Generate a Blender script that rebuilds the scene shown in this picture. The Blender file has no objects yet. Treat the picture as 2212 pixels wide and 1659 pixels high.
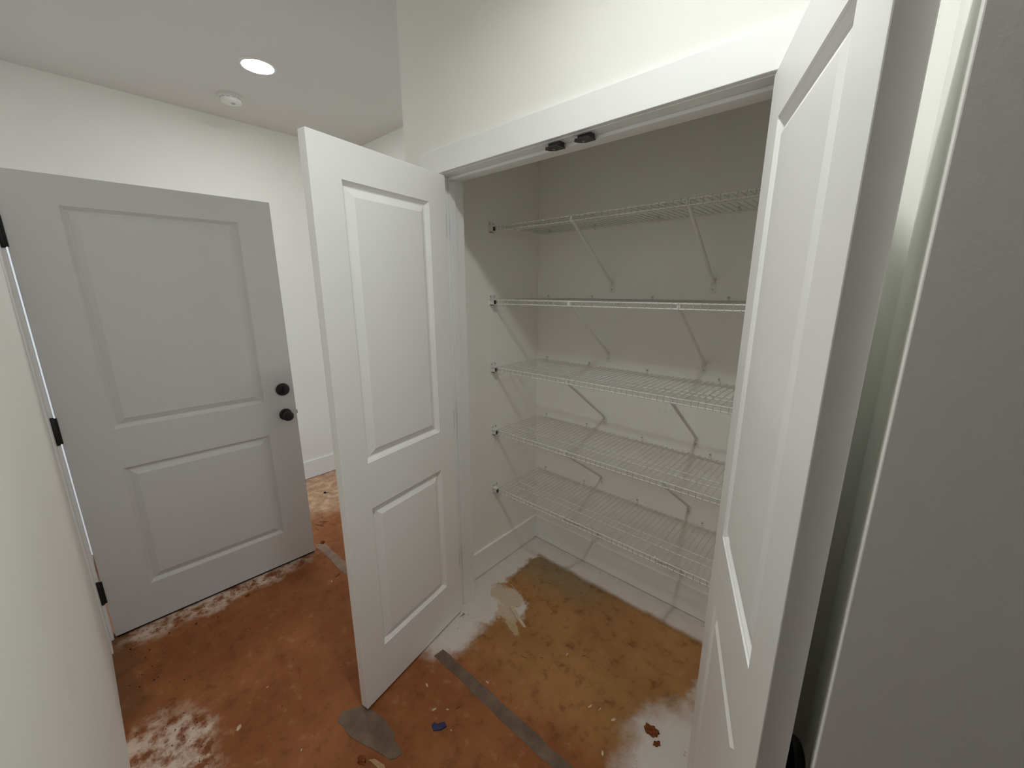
import bpy, bmesh, math, random
from mathutils import Vector, Matrix
random.seed(7)
S = bpy.context.scene
COL = S.collection

# ------------------------------------------------------------------ camera
cd = bpy.data.cameras.new('camera'); cam = bpy.data.objects.new('camera', cd); COL.objects.link(cam)
cd.sensor_fit = 'HORIZONTAL'; cd.sensor_width = 36.0; cd.lens = 14.116; cd.clip_start = 0.01
yaw, pit, rol = math.radians(41.9664), math.radians(-13.2702), math.radians(-0.2018)
fw = Vector((-math.sin(yaw)*math.cos(pit), math.cos(yaw)*math.cos(pit), math.sin(pit)))
rt = Vector((math.cos(yaw), math.sin(yaw), 0)); up = rt.cross(fw)
rt2 = rt*math.cos(rol) + up*math.sin(rol); up2 = up*math.cos(rol) - rt*math.sin(rol)
M = Matrix((rt2, up2, -fw)).transposed().to_4x4(); M.translation = (1.3514, -1.1107, 1.6061)
cam.matrix_world = M
S.camera = cam

# ------------------------------------------------------------------ world and exposure
wd = bpy.data.worlds.new('world'); S.world = wd; wd.use_nodes = True
bg = wd.node_tree.nodes['Background']; bg.inputs[0].default_value = (0.72, 0.86, 1.0, 1); bg.inputs[1].default_value = 1.1
S.view_settings.view_transform = 'Standard'; S.view_settings.look = 'None'
S.view_settings.gamma = 1.0; S.view_settings.use_curve_mapping = False
S.view_settings.exposure = 0.97
S.cycles.max_bounces = 20; S.cycles.diffuse_bounces = 16; S.cycles.glossy_bounces = 6
LAMP_HALL, LAMP_CLOSET = 70.0, 118.0    # emission strength of the two round ceiling lights
LAMP_COL = (0.97, 1.0, 0.97)

# ------------------------------------------------------------------ materials
MATS = {}
def mat(name, col, rough=0.6, spec=0.4, var=0.03, scale=6.0, bump=0.0, bscale=300.0, metal=0.0, emit=None):
    if name in MATS: return MATS[name]
    m = bpy.data.materials.new(name); m.use_nodes = True; nt = m.node_tree; N = nt.nodes; L = nt.links
    b = N['Principled BSDF']
    b.inputs['Roughness'].default_value = rough; b.inputs['Specular IOR Level'].default_value = spec
    b.inputs['Metallic'].default_value = metal
    tc = N.new('ShaderNodeTexCoord')
    if var > 0:
        nz = N.new('ShaderNodeTexNoise'); nz.inputs['Scale'].default_value = scale; nz.inputs['Detail'].default_value = 4
        rp = N.new('ShaderNodeValToRGB')
        rp.color_ramp.elements[0].position = 0.3; rp.color_ramp.elements[1].position = 0.7
        rp.color_ramp.elements[0].color = tuple(c*(1-var) for c in col) + (1,)
        rp.color_ramp.elements[1].color = tuple(min(1, c*(1+var)) for c in col) + (1,)
        L.new(tc.outputs['Object'], nz.inputs['Vector']); L.new(nz.outputs['Fac'], rp.inputs['Fac'])
        L.new(rp.outputs['Color'], b.inputs['Base Color'])
    else:
        b.inputs['Base Color'].default_value = col + (1,)
    if bump > 0:
        n2 = N.new('ShaderNodeTexNoise'); n2.inputs['Scale'].default_value = bscale; n2.inputs['Detail'].default_value = 3
        bp = N.new('ShaderNodeBump'); bp.inputs['Strength'].default_value = bump; bp.inputs['Distance'].default_value = 0.001
        L.new(tc.outputs['Object'], n2.inputs['Vector']); L.new(n2.outputs['Fac'], bp.inputs['Height'])
        L.new(bp.outputs['Normal'], b.inputs['Normal'])
    if emit:
        b.inputs['Emission Color'].default_value = emit[0] + (1,); b.inputs['Emission Strength'].default_value = emit[1]
    MATS[name] = m
    return m
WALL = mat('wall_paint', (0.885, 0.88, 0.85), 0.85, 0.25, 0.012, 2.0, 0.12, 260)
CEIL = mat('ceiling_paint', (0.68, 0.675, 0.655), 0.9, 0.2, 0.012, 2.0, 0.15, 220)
TRIM = mat('trim_paint', (0.87, 0.88, 0.88), 0.42, 0.4, 0.008, 3.0, 0.05, 180)
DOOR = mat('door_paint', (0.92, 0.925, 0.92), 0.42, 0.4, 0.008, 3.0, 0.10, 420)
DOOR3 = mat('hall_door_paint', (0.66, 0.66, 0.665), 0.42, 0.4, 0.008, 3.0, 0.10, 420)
BLACK = mat('black_metal', (0.012, 0.012, 0.013), 0.45, 0.4, 0.05, 20)
CATCHM = mat('catch_black', (0.02, 0.02, 0.021), 0.35, 0.5, 0.05, 20)
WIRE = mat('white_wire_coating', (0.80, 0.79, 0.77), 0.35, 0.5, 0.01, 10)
PLAST = mat('white_plastic', (0.78, 0.78, 0.76), 0.4, 0.45, 0.01, 10)
SCREW = mat('steel_screw', (0.45, 0.44, 0.42), 0.3, 0.5, 0.05, 40, metal=0.9)
TAPE = mat('grey_tape', (0.165, 0.115, 0.078), 0.65, 0.25, 0.28, 14, 0.4, 90)
TAPE2 = mat('dusty_grey_tape', (0.30, 0.20, 0.14), 0.6, 0.3, 0.25, 16, 0.4, 90)
BLUE = mat('blue_chip', (0.03, 0.035, 0.10), 0.5, 0.4, 0.15, 40)
CLAY = mat('red_clay', (0.20, 0.065, 0.022), 0.95, 0.1, 0.3, 90, 0.6, 160)
TWIG = mat('dry_twig', (0.10, 0.055, 0.03), 0.9, 0.1, 0.3, 60)
CHIP = mat('pale_chip', (0.62, 0.47, 0.34), 0.8, 0.2, 0.15, 50)
WOOD = mat('tan_scrap', (0.45, 0.27, 0.14), 0.8, 0.2, 0.2, 50)
DARK = mat('dark_speck', (0.025, 0.018, 0.014), 0.9, 0.1, 0.2, 60)
LENS_H = mat('lamp_lens_hall', (0.9, 0.9, 0.88), 0.5, 0.3, 0, emit=(LAMP_COL, LAMP_HALL))
LENS_C = mat('lamp_lens_closet', (0.9, 0.9, 0.88), 0.5, 0.3, 0, emit=(LAMP_COL, LAMP_CLOSET))

# floor: red-clay dust trodden over pale concrete
def floor_material():
    m = bpy.data.materials.new('dirty_concrete'); m.use_nodes = True; nt = m.node_tree; N = nt.nodes; L = nt.links
    b = N['Principled BSDF']; b.inputs['Roughness'].default_value = 0.75; b.inputs['Specular IOR Level'].default_value = 0.25
    geo = N.new('ShaderNodeNewGeometry')
    def noise(scale, detail=5, rough=0.6):
        n = N.new('ShaderNodeTexNoise'); n.inputs['Scale'].default_value = scale; n.inputs['Detail'].default_value = detail
        n.inputs['Roughness'].default_value = rough; L.new(geo.outputs['Position'], n.inputs['Vector']); return n
    def vm(op, a, bb):
        n = N.new('ShaderNodeVectorMath'); n.operation = op
        for k, s in enumerate((a, bb)):
            if s is None: continue
            if isinstance(s, (tuple, list)): n.inputs[k].default_value = s
            else: L.new(s, n.inputs[k])
        return n
    def mm(op, a, bb=None, clamp=False):
        n = N.new('ShaderNodeMath'); n.operation = op; n.use_clamp = clamp
        for k, s in enumerate((a, bb)):
            if s is None: continue
            if isinstance(s, (int, float)): n.inputs[k].default_value = s
            else: L.new(s, n.inputs[k])
        return n.outputs[0]
    def rng(val, a, bb, c=0.0, d=1.0):
        n = N.new('ShaderNodeMapRange'); n.interpolation_type = 'SMOOTHSTEP'
        L.new(val, n.inputs[0])
        for k, s in enumerate((a, bb, c, d)): n.inputs[k+1].default_value = s
        return n.outputs[0]
    w1 = noise(7.0, 5, 0.65)
    warp = vm('MULTIPLY', vm('SUBTRACT', w1.outputs['Color'], (0.5, 0.5, 0.5)).outputs[0], (0.22, 0.22, 0.0))
    P = vm('ADD', geo.outputs['Position'], warp.outputs[0]).outputs[0]
    P2 = vm('ADD', geo.outputs['Position'], vm('MULTIPLY', warp.outputs[0], (0.25, 0.25, 0)).outputs[0]).outputs[0]
    def ell(cx, cy, rx, ry, soft=0.35, ang=0.0, pos=None):
        s = vm('SUBTRACT', pos or P, (cx, cy, 0)).outputs[0]
        if ang:
            r = N.new('ShaderNodeVectorRotate'); r.rotation_type = 'Z_AXIS'; r.inputs['Angle'].default_value = -ang
            L.new(s, r.inputs['Vector']); s = r.outputs[0]
        s = vm('MULTIPLY', s, (1.0/rx, 1.0/ry, 0.0)).outputs[0]
        ln = N.new('ShaderNodeVectorMath'); ln.operation = 'LENGTH'; L.new(s, ln.inputs[0])
        return rng(ln.outputs['Value'], 1.0+soft/2, 1.0-soft/2)
    def mix(fac, a, bb):
        n = N.new('ShaderNodeMix'); n.data_type = 'RGBA'
        if isinstance(fac, (int, float)): n.inputs[0].default_value = fac
        else: L.new(fac, n.inputs[0])
        for k, s in ((6, a), (7, bb)):
            if isinstance(s, tuple): n.inputs[k].default_value = s + (1,)
            else: L.new(s, n.inputs[k])
        return n.outputs[2]
    nA = noise(2.6, 6, 0.6).outputs['Fac']; nB = noise(16, 6, 0.65).outputs['Fac']; nC = noise(70, 4, 0.6).outputs['Fac']
    # hall orange clay, closet duller ochre
    hall = mix(rng(nA, 0.35, 0.65), (0.255, 0.085, 0.028), (0.33, 0.125, 0.045))
    closet = mix(rng(nA, 0.35, 0.65), (0.34, 0.165, 0.055), (0.42, 0.21, 0.078))
    sep = N.new('ShaderNodeSeparateXYZ'); L.new(P, sep.inputs[0])
    closet = mix(mm('MULTIPLY', rng(sep.outputs['Y'], 0.30, 0.60), rng(sep.outputs['X'], 0.75, 0.15)), closet, (0.27, 0.19, 0.105))
    cm = mm('MULTIPLY', rng(sep.outputs['Y'], -0.25, 0.05), rng(sep.outputs['X'], -0.2, 0.05))
    col = mix(cm, hall, closet)
    col = mix(mm('MULTIPLY', rng(nB, 0.50, 0.72), 0.7), col, (0.15, 0.055, 0.02))
    col = mix(mm('MULTIPLY', rng(nB, 0.45, 0.28), 0.35), col, (0.50, 0.28, 0.15))
    # pale stretches: tan at the far end, dusty concrete along the closet walls
    tan = mm('MAXIMUM', ell(-2.0, 0.15, 0.42, 1.1, 0.7), ell(-1.75, 0.05, 0.30, 0.30, 0.8))
    col = mix(mm('MULTIPLY', tan, rng(nB, 0.30, 0.60, 1.0, 0.45)), col, (0.68, 0.47, 0.31))
    pal = ell(-0.10, 0.42, 0.11, 0.60, 0.35)
    for a in ((-0.02, 0.10, 0.20, 0.15, 0.35, 0.5), (0.02, -0.10, 0.16, 0.16, 0.6, 0.9), (0.12, 0.20, 0.13, 0.10, 0.35),               (1.10, 0.05, 0.20, 0.24, 0.6), (1.2, 0.6, 0.17, 0.5, 0.4)):
        pal = mm('MAXIMUM', pal, ell(*a))
    sp2 = N.new('ShaderNodeSeparateXYZ'); L.new(P2, sp2.inputs[0])
    pal = mm('MAXIMUM', pal, rng(sp2.outputs['Y'], 0.605, 0.650))
    col = mix(mm('MULTIPLY', pal, 0.97), col, mix(nB, (0.64, 0.58, 0.53), (0.78, 0.73, 0.68)))
    yel = mm('MAXIMUM', ell(0.10, 0.24, 0.09, 0.06, 0.2), ell(0.20, 0.13, 0.10, 0.035, 0.2, -0.4))
    col = mix(mm('MULTIPLY', yel, 0.75), col, (0.56, 0.42, 0.27))
    # scuffed pale plaster by the near wall and under the hall door
    scf = mm('MAXIMUM', ell(-0.20, -1.12, 0.26, 0.12, 0.6), ell(-1.06, -0.80, 0.09, 0.46, 0.7))
    scf = mm('MAXIMUM', scf, ell(-0.28, -1.20, 0.20, 0.05, 0.6))
    col = mix(mm('MULTIPLY', scf, rng(nB, 0.62, 0.40)), col, (0.70, 0.56, 0.46))
    strip = mm('MULTIPLY', rng(sep.outputs['Y'], -1.12, -1.16), rng(sep.outputs['X'], -0.50, -0.62))
    col = mix(mm('MULTIPLY', strip, 0.55), col, (0.16, 0.075, 0.032))
    col = mix(mm('MULTIPLY', rng(nC, 0.60, 0.78), 0.5), col, (0.14, 0.06, 0.03))
    L.new(col, b.inputs['Base Color'])
    bp = N.new('ShaderNodeBump'); bp.inputs['Strength'].default_value = 0.35; bp.inputs['Distance'].default_value = 0.006
    hsum = mm('ADD', nB, mm('MULTIPLY', nC, 0.4)); L.new(hsum, bp.inputs['Height']); L.new(bp.outputs['Normal'], b.inputs['Normal'])
    return m
FLOOR = floor_material()

# ------------------------------------------------------------------ helpers
def link(o, parent=None):
    COL.objects.link(o)
    if parent: o.parent = parent
    return o
def tag(o, label=None, cat=None, group=None, kind=None):
    if label: o['label'] = label
    if cat: o['category'] = cat
    if group: o['group'] = group
    if kind: o['kind'] = kind
    return o
def empty(name, loc=(0, 0, 0), rz=0.0, parent=None):
    o = bpy.data.objects.new(name, None); o.empty_display_size = 0.05
    link(o, parent); o.location = loc; o.rotation_euler = (0, 0, rz); return o
def box(bm, a, b):
    x0, y0, z0 = a; x1, y1, z1 = b
    vs = [bm.verts.new(v) for v in ((x0,y0,z0),(x1,y0,z0),(x1,y1,z0),(x0,y1,z0),(x0,y0,z1),(x1,y0,z1),(x1,y1,z1),(x0,y1,z1))]
    for f in ((3,2,1,0),(4,5,6,7),(0,1,5,4),(1,2,6,5),(2,3,7,6),(3,0,4,7)): bm.faces.new([vs[i] for i in f])
def tube(bm, pts, r, n=6, caps=True):
    pts = [Vector(p) for p in pts]; rings = []
    ref = None
    for i, p in enumerate(pts):
        d = (pts[min(i+1, len(pts)-1)] - pts[max(i-1, 0)]).normalized()
        if ref is None: ref = Vector((0, 0, 1)) if abs(d.z) < 0.9 else Vector((1, 0, 0))
        u = d.cross(ref)
        if u.length < 1e-4: u = d.orthogonal()
        u.normalize(); v = d.cross(u).normalized()
        if 0 < i < len(pts)-1:
            a = (pts[i]-pts[i-1]).normalized(); k = 1.0/max(0.4, a.dot(d))
        else: k = 1.0
        rr = r[i] if isinstance(r, (list, tuple)) else r
        rings.append([bm.verts.new(p + (u*math.cos(t)*rr + v*math.sin(t)*rr)*1.0) for t in [2*math.pi*j/n for j in range(n)]])
    for A, B in zip(rings, rings[1:]):
        for j in range(n): bm.faces.new((A[j], A[(j+1) % n], B[(j+1) % n], B[j]))
    if caps:
        bm.faces.new(rings[0][::-1]); bm.faces.new(rings[-1])
def lathe(bm, prof, axis='Y', n=28, sgn=1.0, loc=(0, 0, 0)):
    """prof = [(radius, height)...] turned about the axis; height runs along sgn*axis"""
    rings = []
    loc = Vector(loc)
    for r, h in prof:
        ring = []
        for j in range(n):
            t = 2*math.pi*j/n; a, b = r*math.cos(t), r*math.sin(t)
            v = {'Y': Vector((a, sgn*h, b)), 'Z': Vector((a, b, sgn*h)), 'X': Vector((sgn*h, a, b))}[axis]
            ring.append(bm.verts.new(v+loc))
        rings.append(ring)
    for A, B in zip(rings, rings[1:]):
        for j in range(n): bm.faces.new((A[j], A[(j+1) % n], B[(j+1) % n], B[j]))
    bm.faces.new(rings[0][::-1]); bm.faces.new(rings[-1])
def make_mesh(name, bm, m, smooth=False):
    bmesh.ops.recalc_face_normals(bm, faces=bm.faces)
    me = bpy.data.meshes.new(name); bm.to_mesh(me); bm.free(); me.materials.append(m)
    if smooth:
        for p in me.polygons: p.use_smooth = True
        me.set_sharp_from_angle(angle=math.radians(40))
    return me
def obj(name, bm, m, parent=None, smooth=False, bevel=0.0, seg=2):
    o = bpy.data.objects.new(name, make_mesh(name, bm, m, smooth)); link(o, parent)
    if bevel:
        md = o.modifiers.new('bevel', 'BEVEL'); md.width = bevel; md.segments = seg; md.limit_method = 'ANGLE'; md.angle_limit = math.radians(50)
    return o
def boxo(name, a, b, m, parent=None, bevel=0.0):
    bm = bmesh.new(); box(bm, a, b); return obj(name, bm, m, parent, bevel=bevel)
def boxes(name, lst, m, parent=None, bevel=0.0):
    bm = bmesh.new()
    for a, b in lst: box(bm, a, b)
    return obj(name, bm, m, parent, bevel=bevel)
def struct(o, label, cat): return tag(o, label, cat, kind='structure')

# ------------------------------------------------------------------ room shell
ZC = 2.743
XL, YF = -2.14, 0.768                     # left wall face, back plane
JX0, JX1, ZH, WT = -0.037, 1.150, 2.050, 0.125   # closet opening between the jamb faces, head height, wall depth
CX0, CX1 = -0.133, 1.248                  # closet side walls inside
BX0, BX1 = -0.262, 1.3770                  # outside of the closet block
YN, RX = -1.217, 1.00                     # near wall face (behind the camera) and its outside corner
YE = -0.582                               # wall face the corner by the right closet door turns to
EX0, EX1 = -2.040, -1.108                 # hall-door opening in the near wall
XE, YP = 6.0, -5.5                        # far corner of the side room
struct(boxo('floor', (XL-0.12, YP-0.12, -0.12), (XE+0.12, YF+0.12, 0.0), FLOOR), 'bare concrete floor covered in red clay dust', 'floor')
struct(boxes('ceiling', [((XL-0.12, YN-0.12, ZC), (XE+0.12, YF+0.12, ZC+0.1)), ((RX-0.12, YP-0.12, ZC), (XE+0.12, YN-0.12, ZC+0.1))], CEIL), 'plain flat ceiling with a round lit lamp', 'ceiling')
struct(boxo('wall_left', (XL-0.12, YN-0.12, 0), (XL, YF+0.12, ZC), WALL), 'off-white wall behind the open hall door', 'wall')
struct(boxo('wall_far', (XL, YF, 0), (BX1, YF+0.12, ZC), WALL), 'off-white wall carrying the wire shelf braces', 'wall')
g = 0.019
bmw = bmesh.new()
box(bmw, (BX0, 0, 0), (JX0-g, WT, ZC)); box(bmw, (JX1+g, 0, 0), (BX1, WT, ZC)); box(bmw, (JX0-g, 0, ZH+g), (JX1+g, WT, ZC))
struct(obj('wall_closet_front', bmw, WALL), 'off-white wall around the double closet doors', 'wall')
struct(boxo('wall_closet_left', (BX0, WT, 0), (CX0, YF, ZC), WALL), 'inner side wall of the closet next to the left jamb', 'wall')
struct(boxo('wall_closet_right', (CX1, WT, 0), (BX1, YF, ZC), WALL), 'inner side wall of the closet behind the right door', 'wall')
bmw = bmesh.new()
box(bmw, (XL, YN-0.12, 0), (EX0-g, YN, ZC)); box(bmw, (EX1+g, YN-0.12, 0), (RX, YN, ZC)); box(bmw, (EX0-g, YN-0.12, 2.06+g), (EX1+g, YN, ZC))
struct(obj('wall_near', bmw, WALL), 'off-white wall holding the frame of the hall door', 'wall')
# outside corner by the right closet door and the dim room the camera stands in
struct(boxo('wall_right', (BX1, YE+0.1, 0), (BX1+0.12, 0.0, ZC), WALL), 'short wall beside the right closet door', 'wall')
struct(boxo('wall_passage', (BX1, YE, 0), (XE, YE+0.1, ZC), WALL, bevel=0.0015), 'shaded wall turning the corner by the right closet door', 'wall')
struct(boxo('wall_room_near', (RX-0.12, YP-0.12, 0), (XE+0.12, YP, ZC), WALL), 'near wall of the dim room', 'wall')
struct(boxo('wall_room_left', (RX-0.12, YP, 0), (RX, YN-0.12, ZC), WALL), 'left wall of the dim room', 'wall')
struct(boxes('wall_room_end', [((XE, YP, 0), (XE+0.12, YE, 0.9)), ((XE, YP, 2.0), (XE+0.12, YE, ZC)), ((XE, YP, 0.9), (XE+0.12, -2.1, 2.0)), ((XE, -1.4, 0.9), (XE+0.12, YE, 2.0))], WALL), 'end wall of the dim room with a window opening', 'wall')

# baseboards
def bboard(name, a, b, label):
    struct(boxo(name, a, b, TRIM, bevel=0.0025), label, 'baseboard')
BH = 0.160; BT = 0.014
bboard('baseboard_left', (XL, YN, 0.004), (XL+BT, YF-BT, BH), 'white baseboard along the wall behind the hall door')
bboard('baseboard_far', (XL+BT, YF-BT, 0.004), (BX0, YF, BH), 'white baseboard at the far end of the hall')
bboard('baseboard_closet_left', (CX0, WT, 0.004), (CX0+BT, YF-BT, BH), 'white baseboard on the side wall of the closet')
bboard('baseboard_closet_back', (CX0, YF-BT, 0.004), (CX1, YF, BH), 'white baseboard below the wire shelves')
bboard('baseboard_closet_right', (CX1-BT, WT, 0.004), (CX1, YF-BT, BH), 'white baseboard on the closet wall behind the right door')
bboard('baseboard_block', (BX0-BT, 0.0, 0.004), (BX0, YF-BT, BH), 'white baseboard on the outer side of the closet')

# closet door frame
def frame(name, label):
    e = empty(name); struct(e, label, 'door frame'); return e
t1 = frame('trim_1', 'white closet door frame with flat casing and stops')
CW = 0.089; RV = 0.006; CT = 0.018
boxo('head_casing', (-0.136, -CT, ZH+RV-0.004), (1.248, 0, ZH+RV+CW-0.006), TRIM, t1, 0.0015)
boxo('side_casing', (JX0-RV-CW, -CT, 0.004), (JX0-RV, 0, ZH+RV-0.004), TRIM, t1, 0.0015)
boxo('side_casing', (JX1+RV, -CT, 0.004), (JX1+RV+CW, 0, ZH+RV-0.004), TRIM, t1, 0.0015)
boxo('side_jamb', (JX0-g, 0.0, 0.0), (JX0, WT, ZH), TRIM, t1, 0.001)
boxo('side_jamb', (JX1, 0.0, 0.0), (JX1+g, WT, ZH), TRIM, t1, 0.001)
boxo('head_jamb', (JX0-g, 0.0, ZH), (JX1+g, WT, ZH+g), TRIM, t1, 0.001)
ST = 0.011
boxo('stop', (JX0, 0.042, 0.0), (JX0+ST, 0.076, ZH-ST), TRIM, t1, 0.003)
boxo('stop', (JX1-ST, 0.042, 0.0), (JX1, 0.076, ZH-ST), TRIM, t1, 0.003)
boxo('stop', (JX0, 0.042, ZH-ST), (JX1, 0.076, ZH), TRIM, t1, 0.003)
boxo('corner_bead', (JX0-g-0.004, WT-0.001, 0.0), (JX0-0.003, WT+0.006, ZH), WALL, t1, 0.002)
# hall door frame in the near wall
t2 = frame('trim_2', 'white frame of the hall door in the near wall')
for x0, x1 in ((EX0-g, EX0), (EX1, EX1+g)):
    boxo('side_jamb', (x0, YN-0.12, 0.0), (x1, YN, 2.06), TRIM, t2, 0.001)
boxo('jamb_edge', (EX1-0.045, YN-0.012, 0.0), (EX1+0.007, -1.2015, 2.06), TRIM, t2, 0.001)
boxo('head_jamb', (EX0-g, YN-0.12, 2.06), (EX1+g, YN, 2.06+g), TRIM, t2, 0.001)
boxo('side_casing', (EX1+RV, YN, 0.004), (EX1+RV+CW+0.02, YN+0.006, 2.066), TRIM, t2, 0.0015)
boxo('side_casing', (XL+BT+0.002, YN, 0.004), (EX0-RV, YN+0.006, 2.066), TRIM, t2, 0.0015)
boxo('head_casing', (XL+0.002, YN, 2.066), (EX1+RV+CW+0.02, YN+0.006, 2.155), TRIM, t2, 0.0015)
boxo('threshold', (EX0, YN-0.13, 0.0), (EX1, YN-0.01, 0.018), mat('threshold_metal', (0.30, 0.27, 0.24), 0.4, 0.5, 0.05, 20, metal=0.6), t2, 0.004)

# ------------------------------------------------------------------ panel doors
PROF = [(0.0, 0.0), (0.0010, -0.0030), (0.004, -0.0045), (0.012, -0.0130), (0.0150, -0.0145), (0.0185, -0.0145), (0.0200, -0.0128), (0.043, -0.0020), (0.046, -0.0020)]
def door_panel(parent, u0, u1, z0, z1, ylo, yhi, m):
    bm = bmesh.new()
    for face_y, s in ((yhi, 1), (ylo, -1)):
        rings = []
        for d, h in PROF:
            y = face_y + s*h
            rings.append([bm.verts.new(v) for v in ((u0+d, y, z0+d), (u1-d, y, z0+d), (u1-d, y, z1-d), (u0+d, y, z1-d))])
        for A, B in zip(rings, rings[1:]):
            for j in range(4):
                f = (A[j], A[(j+1) % 4], B[(j+1) % 4], B[j])
                bm.faces.new(f if s < 0 else f[::-1])
        bm.faces.new(rings[-1] if s < 0 else rings[-1][::-1])
    me = bpy.data.meshes.new('panel'); bm.to_mesh(me); bm.free(); me.materials.append(m)
    return link(bpy.data.objects.new('panel', me), parent)
def door_leaf(parent, w, t, ylo, u0, u1, zs, m=DOOR, zb=0.012, zt=2.044):
    yhi = ylo + t
    us = [0, u0, u1, w]; zz = [zb, zs[0], zs[1], zs[2], zs[3], zt]
    bm = bmesh.new()
    V = {}
    for i, u in enumerate(us):
        for j, z in enumerate(zz):
            for k, y in enumerate((ylo, yhi)): V[i, j, k] = bm.verts.new((u, y, z))
    for i in range(3):
        for j in range(5):
            if i == 1 and j in (1, 3): continue
            bm.faces.new((V[i,j,0], V[i+1,j,0], V[i+1,j+1,0], V[i,j+1,0]))
            bm.faces.new((V[i,j,1], V[i,j+1,1], V[i+1,j+1,1], V[i+1,j,1]))
    for j in range(5):
        bm.faces.new((V[0,j,0], V[0,j+1,0], V[0,j+1,1], V[0,j,1])); bm.faces.new((V[3,j,0], V[3,j,1], V[3,j+1,1], V[3,j+1,0]))
    for i in range(3):
        bm.faces.new((V[i,0,0], V[i,0,1], V[i+1,0,1], V[i+1,0,0])); bm.faces.new((V[i,5,0], V[i+1,5,0], V[i+1,5,1], V[i,5,1]))
    me = bpy.data.meshes.new('leaf'); bm.to_mesh(me); bm.free(); me.materials.append(m)
    o = link(bpy.data.objects.new('leaf', me), parent)
    md = o.modifiers.new('bevel', 'BEVEL'); md.width = 0.0018; md.segments = 2; md.limit_method = 'ANGLE'; md.angle_limit = math.radians(50)
    door_panel(parent, u0, u1, zs[0], zs[1], ylo, yhi, m); door_panel(parent, u0, u1, zs[2], zs[3], ylo, yhi, m)
def knob(parent, u, z, yface, s, R=0.033, k=1.0):
    """round rose with a drum knob on a short neck"""
    bm = bmesh.new(); lathe(bm, [(R-0.001, 0), (R, 0.003), (R-0.001, 0.008), (R-0.005, 0.011)], 'Y', 32, s, (u, yface, z))
    r = obj('rose', bm, BLACK, parent, True)
    bm = bmesh.new()
    lathe(bm, [(0.012, 0.010*k), (0.012, 0.028*k), (0.0225, 0.034*k), (0.027, 0.040*k), (0.0275, 0.052*k), (0.025, 0.061*k), (0.018, 0.066*k)], 'Y', 32, s, (u, yface, z))
    return obj('knob', bm, BLACK, parent, True)
def hinge(parent, u, y, z, leaf_dir, h=0.09, r=0.0065, leafw=0.018):
    bm = bmesh.new(); lathe(bm, [(r*0.6, -0.004), (r, 0.0), (r, h), (r*0.6, h+0.004)], 'Z', 14, 1, (u, y, z-h/2))
    box(bm, (min(u, u+leafw*leaf_dir[0])-0.001, min(y, y+leafw*leaf_dir[1])-0.001, z-h/2), (max(u, u+leafw*leaf_dir[0])+0.001, max(y, y+leafw*leaf_dir[1])+0.001, z+h/2))
    return obj('hinge', bm, BLACK, parent, True)
def place_door(name, hx, hy, fx, fy, label):
    e = empty(name, (hx, hy, 0), math.atan2(fy-hy, fx-hx)); struct(e, label, 'door'); return e, math.hypot(fx-hx, fy-hy)
ZS = (0.226, 0.828, 1.006, 1.932)
# left closet leaf: inner face toward +y of its own frame
d1, w1 = place_door('door_1', 0.0, 0.0, 0.1044, -0.5723, 'white two-panel closet door swung open beside the hall door')
door_leaf(d1, w1, 0.035, -0.035, 0.098, w1-0.104, ZS)
knob(d1, w1-0.062, 0.915, -0.035, -1, k=0.78)
for z in (1.86, 1.03, 0.30): hinge(d1, -0.004, -0.0335, z, (0, 1), leafw=0.028)
d2, w2 = place_door('door_2', 1.1147, -0.015, 1.3192, -0.5623, 'white two-panel closet door with its narrow edge beside the dark passage wall')
door_leaf(d2, w2, 0.035, 0.0, 0.098, w2-0.104, ZS)
knob(d2, w2-0.062, 0.915, 0.035, 1, k=0.6)
for z in (1.86, 1.03, 0.30): hinge(d2, -0.004, 0.0335, z, (0, -1), leafw=0.028)
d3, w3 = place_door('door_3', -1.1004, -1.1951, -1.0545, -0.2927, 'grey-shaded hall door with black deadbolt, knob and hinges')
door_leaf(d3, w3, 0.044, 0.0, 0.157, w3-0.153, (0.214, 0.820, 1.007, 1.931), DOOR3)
knob(d3, 0.845, 0.922, 0.0, -1); knob(d3, 0.845, 0.922, 0.044, 1)
bm = bmesh.new(); lathe(bm, [(0.034, 0), (0.035, 0.004), (0.034, 0.010), (0.029, 0.016), (0.026, 0.018)], 'Y', 32, -1, (0.847, 0.0, 1.067))
box(bm, (0.843, -0.034, 1.051), (0.851, -0.017, 1.083))
obj('deadbolt', bm, BLACK, d3, True)
boxo('latch_bolt', (w3-0.001, 0.014, 0.911), (w3+0.010, 0.030, 0.933), SCREW, d3, 0.002)
boxo('door_sweep', (0.004, 0.004, 0.004), (w3-0.004, 0.040, 0.013), BLACK, d3)
for z in (1.823, 1.040, 0.258):
    h3 = hinge(d3, -0.011, -0.002, z, (1, 0), 0.112, 0.0085, 0.014)

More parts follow.
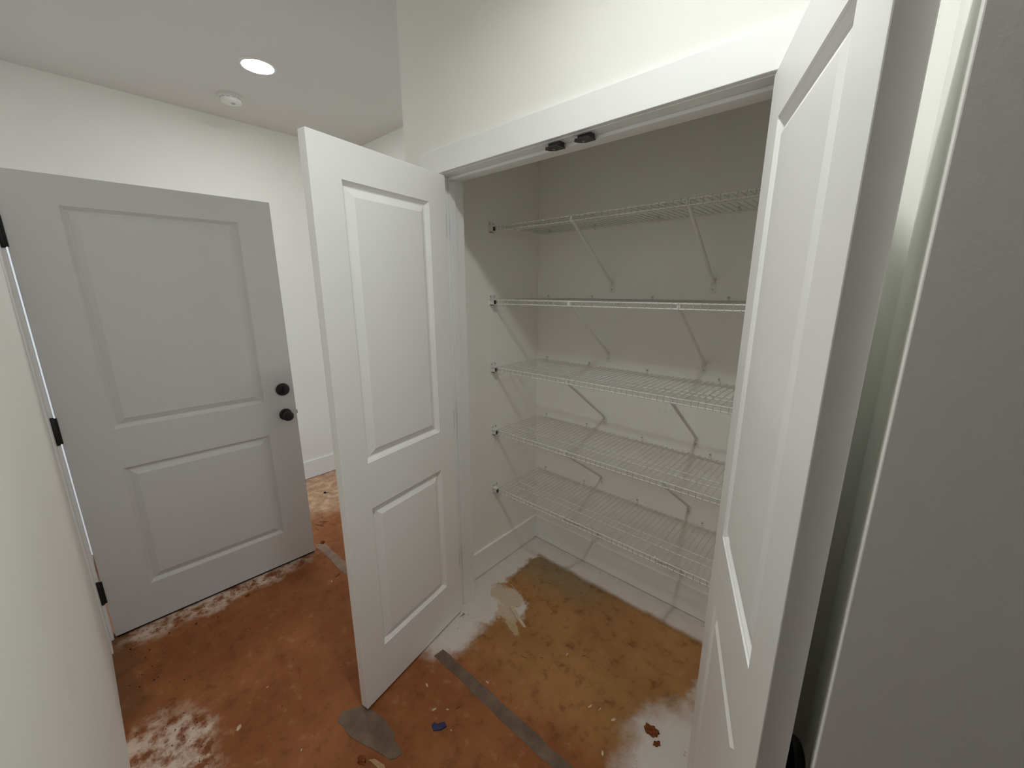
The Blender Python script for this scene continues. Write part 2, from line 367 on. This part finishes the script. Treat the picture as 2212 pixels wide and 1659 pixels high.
# ------------------------------------------------------------------ black catches under the closet head
def catch(x0, label):
    e = empty('door_catch', (x0, 0.0, ZH)); tag(e, label, 'door catch', 'black catches under the closet head')
    bm = bmesh.new()
    pts = [(0.010, -0.006), (0.056, -0.006), (0.056, 0.036), (0.022, 0.036), (0.004, 0.022), (0.0, 0.006)]
    lo = [bm.verts.new((x, y, -0.0165)) for x, y in pts]; hi = [bm.verts.new((x, y, -0.013)) for x, y in pts]
    bm.faces.new(lo[::-1]); bm.faces.new(hi); n = len(pts)
    for j in range(n): bm.faces.new((lo[j], lo[(j+1) % n], hi[(j+1) % n], hi[j]))
    obj('strike_plate', bm, CATCHM, e)
    boxo('mount_block', (0.008, 0.010, -0.014), (0.054, 0.034, 0.0), CATCHM, e, 0.001)
    bm = bmesh.new(); lathe(bm, [(0.004, 0.0), (0.004, 0.002), (0.002, 0.003)], 'Z', 12, -1, (0.026, 0.016, -0.0165)); obj('screw', bm, SCREW, e, True)
    return e
catch(0.492, 'black metal door catch under the closet head, on the left jamb side')
catch(0.600, 'black metal door catch under the closet head, on the side of the right closet door')

# ------------------------------------------------------------------ wire shelves
SHY0, SHY1 = 0.386, YF-0.012             # front rail, back rail
R_W = 0.00135; R_R = 0.0026
LIP = 0.023
bm = bmesh.new()
tube(bm, [(0, SHY1, 0.0), (0, SHY0+0.002, 0.0), (0, SHY0-0.0032, -0.003), (0, SHY0-0.0032, -LIP-0.002)], R_W, 5)
WIRE_ME = make_mesh('wire', bm, mat('shaded_wire_coating', (0.56, 0.55, 0.53), 0.35, 0.5, 0.01, 10), True)  # same white coating as the rails, with shade put into its colour
bm = bmesh.new(); tube(bm, [(CX0+0.030, 0, 0), (CX1-0.030, 0, 0)], R_R, 8); RAIL_ME = make_mesh('rail', bm, WIRE, True)
# back-wall clip
bm = bmesh.new(); box(bm, (-0.005, -0.012, -0.010), (0.005, 0.0, 0.006)); box(bm, (-0.005, -0.004, 0.004), (0.005, 0.0, 0.019)); CLIP_ME = make_mesh('wall_clip', bm, PLAST)
bm = bmesh.new(); lathe(bm, [(0.0035, 0.0), (0.0035, 0.0018), (0.002, 0.0026)], 'Y', 12, -1); SCREW_ME = make_mesh('screw', bm, SCREW, True)
# end bracket on a side wall (built for the left wall)
bm = bmesh.new()
box(bm, (0.0, -0.018, -0.030), (0.004, 0.024, -0.002)); box(bm, (0.0, -0.016, 0.004), (0.003, 0.022, 0.021))
box(bm, (0.004, -0.014, -0.030), (0.032, -0.008, 0.001)); box(bm, (0.004, -0.014, -0.030), (0.032, 0.014, -0.0265))
box(bm, (-0.0, -0.020, -0.001), (0.032, 0.006, 0.0025)); box(bm, (0.004, 0.008, -0.030), (0.030, 0.013, -0.004))
BR_ME = make_mesh('end_bracket', bm, PLAST)
bm = bmesh.new(); box(bm, (0.031, -0.0145, -0.023), (0.0340, -0.004, -0.005)); CAP_ME = make_mesh('rail_end_cap', bm, BLACK)
# diagonal brace
DZ = -0.300
bm = bmesh.new(); tube(bm, [(0, SHY0+0.004, -0.016), (0, YF-0.014, DZ+0.032), (0, YF-0.005, DZ+0.016)], [0.0070, 0.0070, 0.0060], 10); BRACE_ME = make_mesh('brace', bm, PLAST, True)
bm = bmesh.new(); box(bm, (-0.0115, YF-0.0035, DZ-0.020), (0.0115, YF, DZ+0.026)); PLATE_ME = make_mesh('wall_plate', bm, PLAST)
bm = bmesh.new(); box(bm, (-0.006, SHY0-0.001, -0.020), (0.006, SHY0+0.012, -0.004)); box(bm, (-0.010, SHY0-0.006, -0.006), (-0.004, SHY0+0.010, -0.002)); HOOK_ME = make_mesh('hook', bm, PLAST)
def inst(me, name, parent, loc=(0, 0, 0), scale=None):
    o = bpy.data.objects.new(name, me); link(o, parent); o.location = loc
    if scale: o.scale = scale
    return o
ords = ['white wire shelf at the top of the closet, braced on the dark upper wall',
        'white wire shelf seen edge-on, second from the closet top',
        'white wire shelf in the middle of the stack of five',
        'white wire shelf next above the lowest one',
        'lowest white wire shelf, hung above the closet baseboard']
for k in range(5):
    z = 1.907 - 0.35*k
    s = empty('wire_shelf', (0, 0, z)); tag(s, ords[k], 'shelf', 'five wire shelves in the closet')
    n = 53; x0 = -0.0995
    for i in range(n):
        x = x0 + 0.0254*i
        if x > CX1-0.03: break
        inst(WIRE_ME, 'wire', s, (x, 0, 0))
    for y, zz in ((SHY0, -0.0035), (SHY0, -LIP), (0.475, -0.0045), (0.527, -0.0045), (SHY1, -0.0045)):
        inst(RAIL_ME, 'rail', s, (0, y, zz))
    for x in (-0.055, 0.228, 0.554, 0.880, 1.165):
        c = inst(CLIP_ME, 'wall_clip', s, (x, YF, 0.0)); inst(SCREW_ME, 'screw', c, (0, -0.004, 0.012))
    for X, sx in ((CX0, 1), (CX1, -1)):
        b_ = inst(BR_ME, 'end_bracket', s, (X, SHY0, 0.0), (sx, 1, 1)); inst(CAP_ME, 'rail_end_cap', b_)
        for yy in (-0.010, 0.016):
            sc = inst(SCREW_ME, 'screw', b_, (0.003, yy, 0.013)); sc.rotation_euler = (0, 0, math.radians(90))
    for x in (0.340, 0.814):
        b_ = inst(BRACE_ME, 'brace', s, (x, 0, 0)); inst(PLATE_ME, 'wall_plate', b_); inst(HOOK_ME, 'hook', b_)
        inst(SCREW_ME, 'screw', b_, (0, YF-0.0035, DZ-0.004))

# ------------------------------------------------------------------ ceiling fixtures
def wafer(x, y, label, lens, rim=0.0):
    e = empty('ceiling_light', (x, y, ZC)); tag(e, label, 'ceiling light', 'round recessed ceiling lights')
    bm = bmesh.new()
    n = 48; prof = [(0.071, -0.0045), (0.0745, -0.0070-rim), (0.083, -0.0060-rim), (0.088, -0.0015-rim), (0.088, 0.0)]
    rings = [[bm.verts.new((r*math.cos(2*math.pi*j/n), r*math.sin(2*math.pi*j/n), h)) for j in range(n)] for r, h in prof]
    for A, B in zip(rings, rings[1:]):
        for j in range(n): bm.faces.new((A[j], A[(j+1) % n], B[(j+1) % n], B[j]))
    obj('trim_ring', bm, PLAST, e, True)
    bm = bmesh.new(); lathe(bm, [(0.072, 0.004), (0.0715, 0.0058), (0.060, 0.0070), (0.030, 0.0076)], 'Z', 48, -1); obj('lens', bm, lens, e, True)
    return e
wafer(-1.241, -0.197, 'lit round ceiling light beside the smoke detector', LENS_H)
wafer(0.940, -0.655, 'round ceiling light over the floor in front of the closet', LENS_C, 0.024)  # unseen deeper rim added to narrow the beam on the upper wall
e = empty('smoke_detector', (-1.742, -0.195, ZC)); tag(e, 'white round smoke detector on the ceiling', 'smoke detector')
bm = bmesh.new(); lathe(bm, [(0.060, 0.0), (0.061, 0.004), (0.060, 0.009), (0.056, 0.011)], 'Z', 40, -1); obj('base', bm, PLAST, e, True)
bm = bmesh.new(); lathe(bm, [(0.054, 0.0105), (0.0565, 0.014), (0.0565, 0.026), (0.052, 0.035), (0.040, 0.040), (0.018, 0.041)], 'Z', 40, -1); obj('cover', bm, PLAST, e, True)
bm = bmesh.new(); lathe(bm, [(0.012, 0.0405), (0.012, 0.043), (0.009, 0.044)], 'Z', 24, -1, (0.012, 0.006, 0)); obj('test_button', bm, mat('button_grey', (0.45, 0.45, 0.44), 0.5), e, True)
bm = bmesh.new()
for a in range(0, 360, 30):
    t = math.radians(a); c, s_ = math.cos(t), math.sin(t)
    tube(bm, [(0.0568*math.cos(t-0.16), 0.0568*math.sin(t-0.16), -0.020), (0.0572*c, 0.0572*s_, -0.020), (0.0568*math.cos(t+0.16), 0.0568*math.sin(t+0.16), -0.020)], 0.0011, 4)
obj('vent_slots', bm, mat('slot_grey', (0.25, 0.25, 0.24), 0.7), e)

# ------------------------------------------------------------------ on the floor
def ragged(name, pts, m, label, cat, h=0.0012, z=0.0006, group=None, jit=0.0):
    """thin torn sheet lying on the floor, its outline given in metres"""
    bm = bmesh.new(); cx = sum(p[0] for p in pts)/len(pts); cy = sum(p[1] for p in pts)/len(pts)
    lo = [bm.verts.new((x-cx, y-cy, 0)) for x, y in pts]; hi = [bm.verts.new((x-cx, y-cy, h+random.uniform(0, jit))) for x, y in pts]
    bm.faces.new(lo[::-1]); bm.faces.new(hi); n = len(pts)
    for j in range(n): bm.faces.new((lo[j], lo[(j+1) % n], hi[(j+1) % n], hi[j]))
    o = obj(name, bm, m); o.location = (cx, cy, z-0.0006); return tag(o, label, cat, group)
def strip_pts(x0, x1, y, w, step=0.05, wob=0.004):
    n = int((x1-x0)/step); a = []; b = []
    for i in range(n+1):
        x = x0 + (x1-x0)*i/n
        a.append((x+random.uniform(-wob, wob), y-w/2+random.uniform(-wob, wob))); b.append((x+random.uniform(-wob, wob), y+w/2+random.uniform(-wob, wob)))
    return a + b[::-1]
ragged('tape_strip', strip_pts(0.10, 1.10, -0.222, 0.050), TAPE, 'long grey tape strip on the floor in front of the closet', 'tape', 0.0010)
ragged('tape_strip', strip_pts(-1.12, -0.20, -0.236, 0.052), TAPE2, 'dusty grey tape strip on the floor between the hall door and the left closet door', 'tape', 0.0010)
ragged('tape_patch', [(0.030, -0.640), (0.060, -0.585), (0.110, -0.560), (0.160, -0.548), (0.210, -0.545), (0.262, -0.548), (0.268, -0.562), (0.300, -0.560), (0.330, -0.566), (0.326, -0.590), (0.314, -0.606),
        (0.270, -0.618), (0.225, -0.634), (0.180, -0.650), (0.130, -0.664), (0.090, -0.662), (0.050, -0.668)], TAPE, 'torn grey tape patch at the foot of the open left closet door', 'tape', 0.0014, jit=0.002)
def chip(name, x, y, size, m, label, cat, group=None, h=0.004, n=7, asp=0.6, rot=None):
    bm = bmesh.new(); rot = random.uniform(0, 6.28) if rot is None else rot
    pts = []
    for i in range(n):
        t = 2*math.pi*i/n; r = size*random.uniform(0.65, 1.0)
        a, b = r*math.cos(t), r*asp*math.sin(t)
        pts.append((a*math.cos(rot)-b*math.sin(rot), a*math.sin(rot)+b*math.cos(rot)))
    lo = [bm.verts.new((a, b, 0)) for a, b in pts]; hi = [bm.verts.new((a*0.9, b*0.9, h*random.uniform(0.5, 1.0))) for a, b in pts]
    bm.faces.new(lo[::-1]); c = bm.verts.new((0, 0, h*0.9))
    for j in range(n):
        bm.faces.new((lo[j], lo[(j+1) % n], hi[(j+1) % n], hi[j])); bm.faces.new((hi[j], hi[(j+1) % n], c))
    o = obj(name, bm, m); o.location = (x, y, 0.0); return tag(o, label, cat, group)
ragged('blue_shard', [(0.335, -0.440), (0.352, -0.446), (0.372, -0.424), (0.377, -0.404), (0.360, -0.398), (0.351, -0.408), (0.346, -0.422), (0.332, -0.426)], BLUE, 'dark blue torn shard lying on the clay-stained floor', 'scrap', 0.003, jit=0.006)
def clod(x, y, size, label, m=CLAY, name='clay_clod', group=None):
    bm = bmesh.new(); bmesh.ops.create_icosphere(bm, subdivisions=3, radius=1.0)
    sd = random.uniform(0, 50)
    for v in bm.verts:
        k = 1 + 0.28*math.sin(5*v.co.x+sd)*math.cos(4*v.co.y+sd) + random.uniform(-0.16, 0.16)
        v.co = Vector((v.co.x*size*k, v.co.y*size*0.7*k, max(0.0, v.co.z)*size*0.55*k))
    o = obj(name, bm, m); o.location = (x, y, 0.0); o.rotation_euler.z = random.uniform(0, 3); return tag(o, label, 'dirt clod', group)
clod(0.959, 0.096, 0.026, 'reddish clay clod lying on the white dust by the right closet door')
clod(0.992, 0.068, 0.013, 'smaller crumb of clay next to the reddish clod')
clod(0.243, -0.672, 0.018, 'brown clay crumb beside the torn tape patch')
clod(-0.949, -0.693, 0.013, 'brown dirt clump lying below the hall door')
ragged('paper_scrap', [(0.262, -0.656), (0.272, -0.640), (0.315, -0.628), (0.340, -0.634), (0.333, -0.646), (0.300, -0.648)], WOOD, 'tan paper scrap by the torn tape patch', 'scrap', 0.002, jit=0.003)
ragged('paper_flap', [(0.150, 0.196), (0.162, 0.186), (0.225, 0.158), (0.300, 0.138), (0.308, 0.146), (0.240, 0.172), (0.180, 0.200)], mat('pale_paper', (0.60, 0.47, 0.34), 0.8, 0.2, 0.1, 30), 'curled pale paper flap on the closet floor', 'scrap', 0.004, jit=0.004)
def twig(x, y, ln, ang, r=0.0012, fork=False, m=TWIG, label='thin dry twig', group=None, name='twig'):
    bm = bmesh.new(); c, s_ = math.cos(ang), math.sin(ang); n = 4; pts = []
    for i in range(n+1):
        t = (i/n-0.5)*ln; w = random.uniform(-0.05, 0.05)*ln
        pts.append((t*c-w*s_, t*s_+w*c, r+random.uniform(0, 0.001)))
    tube(bm, pts, r, 5)
    if fork:
        a2 = ang+0.8; p0 = pts[2]
        tube(bm, [p0, (p0[0]+0.4*ln*math.cos(a2), p0[1]+0.4*ln*math.sin(a2), r+0.002)], r*0.8, 5)
    o = obj(name, bm, m); o.location = (x, y, 0.0); return tag(o, label, 'twig', group)
twig(0.076, 0.309, 0.040, -0.3, 0.0015, m=CHIP, label='pale straw lying on the closet floor near the left baseboard', name='straw')
twig(0.020, -0.010, 0.030, 1.4, 0.0012, True, label='small forked twig beside the left closet jamb')
tg = 'twigs on the floor between the hall door and the left closet door'
for x, y, l, a, f in ((-1.335, -0.147, 0.07, 0.4, True), (-1.36, -0.11, 0.05, 0.9, False), (-1.761, 0.09, 0.05, 1.0, True), (-0.741, -0.295, 0.035, 2.0, False), (-1.30, -0.18, 0.04, 0.1, False)):
    twig(x, y, l, a, 0.0015, f, label=('forked dry twig' if f else 'straight dry twig') + ' on the clay floor in the gap by the hall door', group=tg)
clod(-1.12, -0.218, 0.020, 'brown shaving clump at the corner of the hall door')
chip('dark_leaf', -1.775, 0.085, 0.022, DARK, 'dark dry leaf on the pale far floor', 'leaf', h=0.004)
tg = 'short twigs on the closet floor'
for x, y, l, a in ((0.405, 0.016, 0.028, 0.2), (0.467, 0.065, 0.014, 0.5), (0.355, -0.33, 0.02, 1.2), (0.60, 0.20, 0.02, 0.8)):
    twig(x, y, l, a, 0.001, label='short dark twig on the brown floor in front of the shelves', group=tg)
gp = 'pale chips scattered on the brown floor'
for x, y, s_ in ((0.186, -0.353, 0.013), (0.365, -0.177, 0.012), (0.741, 0.024, 0.014), (0.775, 0.040, 0.010), (0.834, 0.039, 0.012), (0.54, 0.158, 0.012), (0.29, -0.395, 0.012), (-0.205, -0.927, 0.016),
                 (0.33, -0.36, 0.007), (0.40, -0.40, 0.006), (0.20, -0.57, 0.013), (0.86, -0.09, 0.011), (-0.30, -0.80, 0.006), (-0.72, -0.34, 0.011), (0.05, -0.80, 0.006), (-1.02, -0.36, 0.008)):
    chip('pale_chip', x, y, s_, CHIP, 'small pale chip on the clay-stained floor', 'chip', gp, h=0.003, asp=random.uniform(0.25, 0.6))
# uncountable dark crumbs
bm = bmesh.new()
def crumb(x, y, r):
    m_ = Matrix.Translation((x, y, r*0.5)) @ Matrix.Rotation(random.uniform(0, 6.28), 4, 'Z') @ Matrix.Diagonal((r*random.uniform(0.6, 1.9), r*random.uniform(0.4, 0.8), r*0.5, 1))
    bmesh.ops.create_icosphere(bm, subdivisions=1, radius=1.0, matrix=m_)
for cx, cy, sx, sy, n, r in ((0.03, 0.02, 0.10, 0.10, 26, 0.0028), (0.12, 0.28, 0.09, 0.10, 14, 0.0026), (-0.02, -0.12, 0.05, 0.08, 14, 0.0028), (0.10, 0.55, 0.10, 0.06, 10, 0.0026),
                            (0.60, 0.70, 0.40, 0.03, 26, 0.0022), (-0.98, -0.85, 0.05, 0.25, 40, 0.005), (-0.80, -1.12, 0.20, 0.03, 30, 0.004), (-0.30, -1.08, 0.16, 0.06, 30, 0.004),
                            (-1.60, 0.0, 0.30, 0.15, 40, 0.004), (-0.45, -0.60, 0.40, 0.30, 40, 0.0035), (0.5, -0.15, 0.4, 0.25, 24, 0.0024)):
    for i in range(n):
        x, y = random.gauss(cx, sx), random.gauss(cy, sy)
        if -0.70 < y < -0.54 and 0.0 < x < 0.36: continue
        crumb(x, y, r*random.uniform(0.25, 0.95))
o = obj('dirt_crumbs', bm, DARK); tag(o, 'fine dark dirt crumbs strewn over the floor', 'dirt', kind='stuff')
